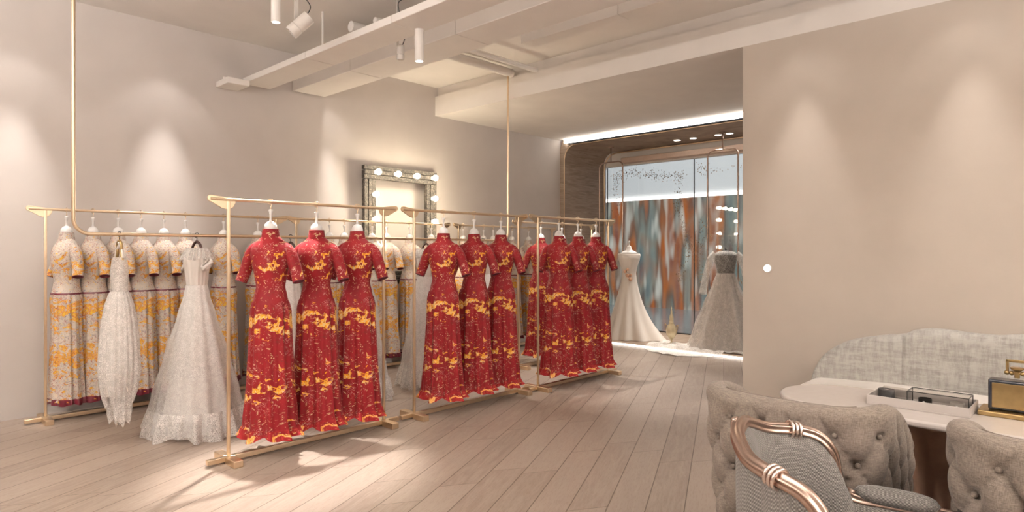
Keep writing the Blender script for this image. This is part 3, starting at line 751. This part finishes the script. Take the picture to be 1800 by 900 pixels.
# window downlights
for i, (x, y) in enumerate(((8.87, 4.89), (8.87, 4.62), (8.87, 4.22), (8.87, 4.05), (8.87, 3.72))):
    t = empty('recessed_downlight', (x, y, 3.1))
    MB().lathe([(.062, 0), (.062, -.012), (.050, -.012), (.048, -.002)], 26, cap=False).build('trim_ring', M_white, t, smooth=True, sharp=.5)
    MB().lathe([(.049, -.007), (.0001, -.0075)], 22, cap=False).build('lens', M_lens, t)
    tag(t, 'recessed downlight in the window ceiling, %s from the left' % ordn[i], 'ceiling light', 'downlights above the window display')
# tiny hanging flecks
fl = MB(); rnd = random.Random(5)
def fleck(y, z, s=.012):
    x = XG-.03+rnd.uniform(-.02, .02); a = rnd.uniform(0, PI); c, q = math.cos(a)*s, math.sin(a)*s
    fl.add([(x, y-c, z-q), (x+.002, y+q*.6, z-c*.6), (x, y+c, z+q), (x-.002, y-q*.6, z+c*.6)], [(0, 1, 2, 3)])
for k in range(230):
    u = rnd.random(); fleck(6.35-1.35*u+rnd.gauss(0, .03), 2.66+.06*math.sin(u*6)+rnd.gauss(0, .045))
for k in range(60): fleck(6.28+rnd.gauss(0, .05), 2.65-abs(rnd.gauss(0, .35)))
for k in range(190):
    u = rnd.random(); fleck(5.02+.10*math.sin(u*7)+rnd.gauss(0, .035), 2.6-1.7*u+rnd.gauss(0, .03))
for k in range(170):
    u = rnd.random(); fleck(4.72-.75*u if rnd.random() < .5 else 4.70+rnd.gauss(0, .04), 2.66+rnd.gauss(0, .04) if rnd.random() < .35 else 1.9-1.1*u)
tag(fl.build('glitter_garland', simple('bronze_foil', (.35, .25, .16, 1), .4, .6)), 'garland of tiny bronze flecks on clear threads inside the shop window', 'garland', kind='stuff')

# ------------------------------------------------------------------ sofa
def rx_on(px, X):
    r = (px-900)/F; D = X/(CF+SF*r); return D*(SF-CF*r), D
sx = 5.20; prof = []
def xs(px): return 5.04+.25*min(1, (px-1424)/260)**.8
for px, py in ((1424, 676), (1426, 660), (1432, 643), (1446, 624), (1470, 608), (1500, 598), (1540, 592.5), (1585, 589), (1603, 583), (1630, 580), (1665, 583), (1710, 589), (1755, 592.5), (1800, 591)):
    y, D = rx_on(px, xs(px)); prof.append((y, H-(py-440)/F*D, xs(px)-sx))
ymid = prof[-1][0]-.12; mir = [(2*ymid-y, z, q) for y, z, q in prof[::-1]]
prof2 = [tuple(p) for p in smooth_path(prof+mir, 5)]
ya, yb = prof2[0][0], prof2[-1][0]
sofa = empty('sofa', (5.0, ymid, 0))
def sofaback(i, j):
    y, z, xo = prof2[i]; k = j
    cs = [(0.0, -.30), (-.005, -.12), (-.0, -.05), (.012, -.015), (.045, 0), (.10, .004), (.15, 0), (.18, -.03), (.19, -.3)]
    # columns run from the seat to the top and down behind
    cx_, dz = cs[k]; zz = z+dz
    if k == 0 or k == len(cs)-1: zz = .20
    seam = 0
    for py in (1505, 1585, 1718):
        ys, _ = rx_on(py, xs(py)); seam = max(seam, math.exp(-((y-ys)/.008)**2), math.exp(-((y-(2*ymid-ys))/.008)**2))
    cx_ = cx_+(.012*seam if k < 6 else 0)
    zz = max(zz, .20)
    if k in (4, 5): zz -= .006*seam
    return (sx+cx_+xo-5.0, y-ymid, zz)
bk = MB().grid(len(prof2), 9, sofaback)
n9 = len(prof2)
bk.f.append(tuple(range(0, 9))); bk.f.append(tuple((n9-1)*9+k for k in range(9))[::-1])
bk.build('backrest', M_velvet, sofa, smooth=True, sharp=1.0)
def rrect(x0, x1, y0, y1, r, n=8):
    out = []
    for cx_, cy_, a0 in ((x1-r, y1-r, 0), (x0+r, y1-r, PI/2), (x0+r, y0+r, PI), (x1-r, y0+r, 3*PI/2)):
        for k in range(n+1):
            a = a0+PI/2*k/n; out.append((cx_+r*math.cos(a), cy_+r*math.sin(a)))
    return out
MB().prism(rrect(-.50, .22, yb-ymid+.03, ya-ymid-.02, .22), .27, .445, 'z').build('seat_cushion', M_satin, sofa, bevel=.035)
MB().prism(rrect(-.50, .19, yb-ymid+.05, ya-ymid-.04, .20), .03, .268, 'z').build('skirt', M_tweed, sofa, bevel=.006)
for sy in (ya-ymid-.3, yb-ymid+.3):
    for xx in (-.35, .1): MB().lathe([(.022, 0), (.022, .03)], 14, xx, sy).build('foot', M_dark, sofa)
tag(sofa, 'curved silver velvet sofa with cream seat and tweed skirt against the right wall', 'sofa')

# ------------------------------------------------------------------ table
tb = empty('table', (3.08, -.17, 0))
def stadium(hx, hy, n=20):
    out = []
    for cy_, a0 in ((hy-hx*1.0, 0), (-hy+hx*1.0, PI)):
        for k in range(n+1):
            a = a0+PI*k/n; out.append((hx*math.cos(a), cy_+hx*1.0*math.sin(a)))
    return out
MB().prism(stadium(.25, 1.31), .722, .75, 'z').build('table_top', M_tabletop, tb, bevel=.009)
for cy_ in (.70, -.72):
    def rib(sgn, cy_=cy_):
        def fn(i, j):
            t_ = i/24; z = .012+.708*t_; w = .16-.075*math.sin(PI*min(1, t_*.9+.05))**.9
            off = sgn*(.16-.13*math.sin(PI*t_)); u = (j/10-.5)*2
            return (off+.03*u*u*sgn*-1, cy_+u*w*.9, z)
        return MB().grid(25, 11, fn)
    for sgn in (-1, 1):
        rib(sgn).build('base_sheet', M_rose, tb, smooth=True, solid=.008)
    MB().prism(rrect(-.22, .22, cy_-.2, cy_+.2, .1), 0, .012, 'z').build('base_plate', M_rose, tb, bevel=.003)
tag(tb, 'long cream lacquered table with rounded end on rose gold sheet base', 'table')
ZT = .75
tr = empty('display_tray', (3.105, .585, ZT))
MB().box(-.105, .105, -.18, .18, 0, .006).box(-.105, -.100, -.18, .18, .006, .038).box(.100, .105, -.18, .18, .006, .038).box(-.100, .100, .175, .18, .006, .038).box(-.100, .100, -.18, -.175, .006, .038).build('shell', M_traywhite, tr, bevel=.0015)
tag(tr, 'white open tray of accessories on the cream table', 'tray')
def acry(x, y, dx, dy, h, label, edges=True, grp='clear boxes in the tray'):
    t = empty('acrylic_box', (x, y, ZT+.0065)); w = .0025
    MB().box(-dx, dx, -dy, dy, 0, h).build('case', M_acryl, t)
    if edges:
        e = MB()
        for a in (-1, 1):
            for c in (-1, 1):
                e.tube([(a*dx, c*dy, 0), (a*dx, c*dy, h+.003)], .0018, 6)
            for z in (.001, h+.002):
                e.tube([(a*dx, -dy, z), (a*dx, dy, z)], .0018, 6); e.tube([(-dx, a*dy, z), (dx, a*dy, z)], .0018, 6)
        e.build('black_edging', M_dark, t)
    tag(t, label, 'box', grp)
acry(3.095, .520, .050, .105, .058, 'long clear box with black edges, the larger in the tray')
acry(3.150, .690, .03, .050, .045, 'small smoky clear box behind the black roll in the tray', False)
rl = empty('ribbon_roll', (3.060, .705, ZT+.0065))
MB().lathe([(.012, 0), (.033, 0), (.035, .004), (.035, .030), (.033, .034), (.012, .034), (.012, .0)], 28, cap=False).build('coil', simple('black_ribbon', (.03, .028, .026, 1), .7, var=.3, scale=200), rl, smooth=True, sharp=.6)
MB().lathe([(.0118, .001), (.0118, .033), (.008, .033), (.008, .001), (.0118, .001)], 20, cap=False).build('core', M_whitem, rl, smooth=True, sharp=.6)
rl.scale = (.9, .9, 1.6)
tag(rl, 'short black roll at the left end of the white tray', 'ribbon roll')
for i, (x, y) in enumerate(((3.095, .46), (3.095, .57))):
    w = empty('bracelet_cuff', (x, y, ZT+.0095)); MB().lathe([(.022, 0), (.024, .0), (.024, .028), (.022, .028), (.022, 0)], 24, cap=False).build('band', M_dark if i else M_whitem, w, smooth=True, sharp=.6)
    MB().sphere((-.026, 0, .014), .006, 10, 6).build('stone', M_white, w, smooth=True)
    tag(w, ('dark' if i else 'silvery')+' ring-shaped bracelet inside the long clear box', 'bracelet')
# gold clutch
cl = empty('gold_clutch', (3.17, .23, ZT+.022))
MB().box(-.035, .035, -.16, .135, 0, .118).build('case', M_black, cl, bevel=.006)
MB().box(-.039, -.0355, -.147, .122, .010, .106).build('front_panel', M_golddk, cl, bevel=.001)
MB().sphere((-.042, .0, .09), .010, 14, 8, .7).build('stud', M_golddk, cl, smooth=True)
rg = MB(); rg.box(-.006, .006, .012, .022, .138, .198).box(-.006, .006, .072, .082, .138, .198).box(-.006, .006, .012, .082, .188, .198)
rg.build('handle', M_golddk, cl, bevel=.002)
cp = MB().lathe([(.009, .128), (.009, .152), (.022, .163), (.022, .169), (.012, .170)], 18, 0, .047)
cp.tube([(0, .015, .146), (0, .079, .146)], .005, 8)
for yy in (.015, .030, .064, .079): cp.sphere((0, yy, .146), .009, 12, 8)
cp.build('clasp', M_golddk, cl, smooth=True, sharp=.8)
tag(cl, 'black clutch with brass front panel and brass clasp standing on the cream table', 'clutch bag')
st = MB().box(-.075, .075, -.19, .165, 0, .020).build('display_stand', M_golddk, bevel=.004); st.location = (3.17, .23, ZT)
tag(st, 'flat brass stand under the black clutch on the cream table', 'stand')

# ------------------------------------------------------------------ tufted chairs
def tuft(s, z, sp=.115, dz=.095, z0=.31):
    d = 0
    r = round((z-z0)/dz)
    for rr in (r-1, r, r+1):
        off = .5*sp if rr % 2 else 0
        k = round((s-off)/sp)
        for kk in (k-1, k, k+1):
            dd = (s-(kk*sp+off))**2+(z-(z0+rr*dz))**2
            d = max(d, math.exp(-dd/(.017**2)))
    # diagonal pleats
    a = ((s/sp+(z-z0)/dz/2) % 1.0); b = ((s/sp-(z-z0)/dz/2) % 1.0)
    la = min(a, 1-a); lb = min(b, 1-b)
    pl = max(math.exp(-(la/.045)**2), math.exp(-(lb/.045)**2))
    puff = (math.sin(PI*a)*math.sin(PI*b))**.7
    return .018*puff-.030*d-.014*pl
def tufted_chair(loc, rz, label):
    t = empty('tufted_chair', loc, rz); hw, xb, r = .272, -.30, .11
    path = [(.20, -hw)]
    N1 = 40
    for k in range(1, N1+1): path.append((.20+(xb+r-.20)*k/N1, -hw))
    for k in range(1, 13):
        a = PI*1.5-PI/2*k/12; path.append((xb+r+r*math.cos(a), -hw+r+r*math.sin(a)))
    for k in range(1, 71): path.append((xb, -hw+r+(2*hw-2*r)*k/70))
    for k in range(1, 13):
        a = PI-PI/2*k/12; path.append((xb+r+r*math.cos(a), hw-r+r*math.sin(a)))
    for k in range(1, N1+1): path.append((xb+r+(.20-xb-r)*k/N1, hw))
    n = len(path); S = [0]
    for p, q in zip(path, path[1:]): S.append(S[-1]+math.dist(p, q))
    mid = S[-1]/2; nt = 128
    def nrm(i):
        a = path[max(0, i-1)]; b = path[min(n-1, i+1)]; dx, dy = b[0]-a[0], b[1]-a[1]; L = math.hypot(dx, dy)
        return (-dy/L*-1*-1, dx/L) if False else (-dy/L, dx/L)
    def top(i):
        q = abs(S[i]-mid); e = max(0, (q-.30)/(mid-.30)); return .885-.012*math.cos(q*5)-.20*e**1.6
    th = .085
    def fn(i, j):
        nx, ny = nrm(i); # left-hand normal; make it point outward
        cx0, cy0 = path[i][0]-(-.05), path[i][1]
        if nx*cx0+ny*cy0 < 0: nx, ny = -nx, -ny
        T = top(i); s = S[i]-mid
        half = (nt-8)//2
        if j < half:                                   # outer face upward
            u = j/(half-1); z = .20+(T-.20-.035)*u; off = tuft(s, z)*min(1, u*6)*min(1, (1-u)*5+.15)
        elif j < half+8:                               # rolled top
            a = (j-half+.5)/8*PI; z = T-.035+.035*math.sin(a); off = -th/2+th/2*math.cos(a)
        else:
            u = 1-(j-half-8)/(half-1); z = .20+(T-.20-.035)*u; off = -th-tuft(s, z)*min(1, u*6)*min(1, (1-u)*5+.15)
        flare = .055*((z-.2)/.68)**1.5
        o_ = off+flare
        return (path[i][0]+nx*o_, path[i][1]+ny*o_, z)
    mb = MB().grid(n, nt, fn); mb.f.append(tuple(range(nt))); mb.f.append(tuple((n-1)*nt+k for k in range(nt)))
    mb.build('back_shell', M_linen, t, smooth=True)
    pi_ = []
    for i in range(46, n-46):
        nx, ny = nrm(i); cx0, cy0 = path[i][0]+.05, path[i][1]
        if nx*cx0+ny*cy0 < 0: nx, ny = -nx, -ny
        o2 = .055-.074; pi_.append((path[i][0]+nx*o2, path[i][1]+ny*o2, top(i)-.012))
    MB().tube(pi_, .008, 8).build('piping', M_pipe, t, smooth=True)
    # buttons on the outer face
    sp, dz, z0 = .115, .095, .31; bm_ = MB().sphere((0, 0, 0), .0095, 10, 6).mesh('button', M_linen, True)
    for rr in range(0, 6):
        z = z0+rr*dz; off = .5*sp if rr % 2 else 0
        for kk in range(-5, 6):
            s = kk*sp+off; q = s+mid
            if not (0.06 < q < S[-1]-.06): continue
            i = min(range(n), key=lambda a: abs(S[a]-q))
            if z > top(i)-.07: continue
            nx, ny = nrm(i); cx0, cy0 = path[i][0]+.05, path[i][1]
            if nx*cx0+ny*cy0 < 0: nx, ny = -nx, -ny
            fl_ = .055*((z-.2)/.68)**1.5-.014
            b_ = bpy.data.objects.new('button', bm_); C.objects.link(b_); b_.parent = t
            b_.location = (path[i][0]+nx*fl_, path[i][1]+ny*fl_, z)
    MB().prism(rrect(-.20, .27, -.185, .185, .06), .30, .45, 'z').build('seat', M_linen, t, bevel=.03)
    MB().prism(rrect(-.20, .22, -.185, .185, .05), .20, .298, 'z').build('seat_frame', M_linen, t, bevel=.01)
    for a, c in ((-.24, -.2), (-.24, .2), (.16, -.2), (.16, .2)):
        MB().lathe([(.012, 0), (.022, .19), (.022, .215)], 14, a, c).build('leg', M_darkwood, t, smooth=True, sharp=.7)
    tag(t, label, 'chair', 'tufted linen chairs at the table')
tufted_chair((2.60, .855, 0), 0, 'taupe linen chair with button-tufted back at the left end of the table')
tufted_chair((2.56, .055, 0), 0, 'taupe linen chair with button-tufted back at the right edge of the photo')

# ------------------------------------------------------------------ carved armchair
ac = empty('carved_armchair', (0, 0, 0)); AC_LOC = (1.905, .492, 0); AC_ROT = -1.312
half = [(-.34, 0, .95), (-.335, .085, .935), (-.29, .18, .90), (-.21, .255, .885), (-.14, .288, .865), (-.095, .302, .815), (-.082, .312, .745), (-.068, .335, .685), (-.02, .355, .655), (.07, .362, .650), (.2, .366, .642), (.29, .366, .630), (.335, .362, .59), (.31, .36, .54), (.27, .358, .47), (.25, .35, .38)]
full = [(p[0], -p[1], p[2]) for p in half[:0:-1]]+half
fp = smooth_path(full, 8)
MB().tube(fp, .020, 36, ridge=6).build('carved_frame', M_rose, ac, smooth=True)
# ornaments
def near(ix, sgn):
    p = half[ix]; return Vector((p[0], sgn*p[1], p[2]))
orn = MB()
for k in range(-3, 4):
    a = k*.33; orn.tube([(-.352, .004*k, .940), (-.358, .04*math.sin(a)*.8, .940+.034*math.cos(a)*.9)], [.006, .009], 8)
orn.sphere((-.355, 0, .943), .016, 12, 8); orn.build('crest_shell', M_rose, ac, smooth=True)
for s in (-1, 1):
    c = near(3, s); tdir = (near(4, s)-near(2, s)).normalized(); mb = MB()
    for off in (-.014, 0, .014):
        cc = c+tdir*off; nn = tdir.cross(Vector((0,0,1))).normalized(); bb = tdir.cross(nn)
        mb.tube([cc+nn*.028*math.cos(2*PI*k/18)+bb*.028*math.sin(2*PI*k/18) for k in range(18)], .0055, 8, closed=True)
    mb.build('ribbon_tie', simple('silvered_rose', (.82, .70, .64, 1), .2, 1), ac, smooth=True)
# upholstery shells under the frame
up = [p for p in fp if p[0] < .24 or p[2] > .6]
up = smooth_path([(p[0], p[1], p[2]) for p in full[2:-2]], 8) if False else [p for i, p in enumerate(fp) if 4*8 <= i <= len(fp)-1-4*8]
cen = Vector((.02, 0, 0))
def shell(inner):
    n = len(up); m = 16
    def fn(i, j):
        p = up[i]; t_ = j/(m-1); a = up[max(0, i-1)]; b = up[min(n-1, i+1)]
        d = Vector((b[0]-a[0], b[1]-a[1], 0)); d = d.normalized() if d.length > 1e-6 else Vector((0,1,0))
        nx = Vector((d.y, -d.x, 0))
        if nx.dot(Vector((p[0]-cen.x, p[1], 0))) < 0: nx = -nx
        z = p[2]-.008-(p[2]-.008-.37)*t_
        if inner: o_ = -.014-.055*math.sin(PI*min(1, t_*1.15+.0))**.6
        else: o_ = .004+.012*math.sin(PI*t_)-.03*t_
        return (p[0]+nx.x*o_, p[1]+nx.y*o_, z)
    return MB().grid(n, m, fn)
shell(True).build('inner_upholstery', M_weave, ac, smooth=True)
shell(False).build('outer_upholstery', M_weave, ac, smooth=True)
for s in (-1, 1):
    mb = MB(); n_s = 22
    def pad(i, j, s=s):
        t_ = i/(n_s-1); th = 2*PI*j/20; q = (1-abs(2*t_-1)**3.2)**.5*.98+.02
        return (-.03+.25*t_, s*.362+.042*q*math.cos(th), .678-.01*t_+.030*q*math.sin(th))
    mb.grid(n_s, 20, pad, cv=True).build('arm_pad', M_weave, ac, smooth=True)
seatpoly = [(-.23, -.12), (-.26, 0), (-.23, .12), (-.12, .21), (.05, .28), (.27, .30), (.31, .15), (.32, 0), (.31, -.15), (.27, -.30), (.05, -.28), (-.12, -.21)]
MB().prism([(p[0], p[1]) for p in smooth_path([(a, b, 0) for a, b in seatpoly], 4, True)], .375, .47, 'z').build('seat_cushion', M_weave, ac, bevel=.03)
MB().prism([(p[0]*1.05, p[1]*1.08) for p in smooth_path([(a, b, 0) for a, b in seatpoly], 4, True)], .305, .372, 'z').build('seat_rail', M_rose, ac, bevel=.015)
for a, c in ((-.24, -.22), (-.24, .22), (.27, -.30), (.27, .30)):
    o_ = 1 if a > 0 else -1
    MB().tube(smooth_path([(a, c, .31), (a+.03*o_, c*1.06, .24), (a+.012*o_, c*1.02, .12), (a-.0*o_, c, .05), (a+.02*o_, c*1.03, .012)], 6), [.034-.016*min(1, k/18) for k in range(25)], 14).build('leg', M_rose, ac, smooth=True)
ac.location = AC_LOC; ac.rotation_euler = (0, 0, AC_ROT); ac.scale = (.936,)*3
tag(ac, 'carved rose gold armchair in grey woven fabric, closest to the viewer', 'armchair')

# ------------------------------------------------------------------ lights
def spot(loc, target, energy, size, blend=.6, col=(1, .87, .72), radius=.03):
    l = bpy.data.lights.new('spot', 'SPOT'); l.energy = energy; l.spot_size = math.radians(size); l.spot_blend = blend; l.color = col; l.shadow_soft_size = radius
    o = bpy.data.objects.new('spot_light', l); C.objects.link(o); o.location = loc
    o.rotation_euler = (Vector(target)-Vector(loc)).to_track_quat('-Z', 'Y').to_euler(); return o
def area(loc, sx_, sy_, energy, col=(1, .97, .94), rot=(0,0,0)):
    l = bpy.data.lights.new('area', 'AREA'); l.shape = 'RECTANGLE'; l.size = sx_; l.size_y = sy_; l.energy = energy; l.color = col
    o = bpy.data.objects.new('area_light', l); C.objects.link(o); o.location = loc; o.rotation_euler = rot; return o
WARM = (1, .95, .90)
for x in (.98, 2.13, 3.85):
    spot((x, 6.22, 3.50), (x, 6.30, 0), 13, 84, .45, WARM)
    spot((x, 6.22, 3.50), (x, 6.62, .9), 230, 32, 1, WARM)
for y in (1.86, .73):
    spot((5.12, y, 3.50), (5.20, y, 0), 7, 84, .5, WARM)
    spot((5.12, y, 3.50), (5.5, y, 1.0), 95, 34, 1, WARM)
# cylinder downlights
spot((2.31, 4.68, 3.14), (2.0, 3.85, 0), 950, 34, .8, WARM)
spot((3.13, 3.96, 2.87), (3.13, 3.96, 0), 60, 60, .8, WARM)
spot((5.63, 3.17, 3.18), (5.63, 3.17, 0), 240, 46, .9, WARM)
spot((5.9, 4.7, 3.18), (5.8, 4.7, 0), 250, 60, .6, WARM)
spot((4.6, 5.6, 3.5), (4.6, 5.3, 0), 150, 60, .6, WARM)
spot((.6, 4.4, 3.5), (.6, 4.2, 0), 150, 60, .9, WARM)
spot((1.9, 2.4, 3.5), (1.9, 2.4, 0), 60, 60, .9, WARM)
# unseen ceiling panels added as soft fill, behind the camera and over the room
for i, (x, y, s, e) in enumerate(((0.2, -1.6, 1.2, 22), (3.6, -1.8, 1.2, 12), (-.9, 2.6, 1.2, 22), (1.6, 1.4, 1.0, 8))):
    p = empty('fill_panel', (x, y, ZC-.03)); MB().box(-s/2-.02, s/2+.02, -s/2-.02, s/2+.02, .005, .03).build('housing', M_whitem, p)
    MB().box(-s/2, s/2, -s/2, s/2, 0, .0049).build('diffuser', emis('fill_panel_glow', (1, .9, .78, 1), 1.0), p)
    area((x, y, ZC-.04), s, s, e)
    tag(p, 'added square fill light panel behind the viewer, number %s from the room corner' % ordn[i] if False else ('added square fill light panel on the ceiling over the '+['rear left of the room', 'table area', 'left side of the room', 'spot just ahead of the viewer'][i]), 'ceiling light', 'added fill panels')
for i, (x, y, rz, e) in enumerate(((-2.42, 1.5, 0, 420), (-2.42, 4.2, 0, 240), (1.0, -3.42, PI/2, 340), (3.6, -3.42, PI/2, 320))):  # unseen troughs added on the walls to brighten the ceiling
    u_ = empty('fill_uplight', (x, y, 2.3), rz); MB().box(-.08, .08, -.6, .6, 0, .06).build('trough', M_whitem, u_, bevel=.004)
    MB().box(-.06, .06, -.58, .58, .0601, .066).build('diffuser', emis('fill_uplight_glow', (1, .93, .86, 1), 1.0), u_)
    area((x+(.0 if rz else .02), y, 2.38), .12 if not rz else 1.1, 1.1 if not rz else .12, e, (1, .97, .94), (PI, 0, 0))
    tag(u_, 'added long white fill uplight trough on the %s, %s one' % (('left wall', 'wall behind the viewer')[i > 1], ('nearer', 'farther')[i % 2]), 'fill light', 'added fill uplights')
# window display and mall
for y in (5.6, 4.89, 4.22, 3.72):
    spot((8.87, y, 3.07), (8.35, y-.1, 0), 120, 75, .6, (1, .9, .8))
area((11.5, 6, 4.5), 3, 10, 260, (.95, .98, 1))
for bx, bz in bulbs:
    l = bpy.data.lights.new('bulb', 'POINT'); l.energy = 5.5; l.color = (1, .85, .62); l.shadow_soft_size = .036
    o = bpy.data.objects.new('bulb_light', l); C.objects.link(o); o.location = (4.84+bx, 6.49-.15, bz)

w = bpy.data.worlds.new('World'); SC.world = w; w.use_nodes = True
w.node_tree.nodes['Background'].inputs[0].default_value = (1, .92, .84, 1); w.node_tree.nodes['Background'].inputs[1].default_value = .3

# ------------------------------------------------------------------ camera
cam = bpy.data.cameras.new('camera'); co = bpy.data.objects.new('camera', cam); C.objects.link(co); SC.camera = co
cam.sensor_width = 36; cam.lens = F/1800*36; cam.shift_y = -10/1800
co.location = (0, 0, H); yaw = math.atan2(SF, CF); co.rotation_euler = (PI/2, 0, yaw-PI/2); cam.clip_start = .05
SC.view_settings.view_transform = 'Standard'; SC.view_settings.look = 'None'; SC.view_settings.gamma = 1; SC.view_settings.use_curve_mapping = False
SC.view_settings.exposure = 0.14
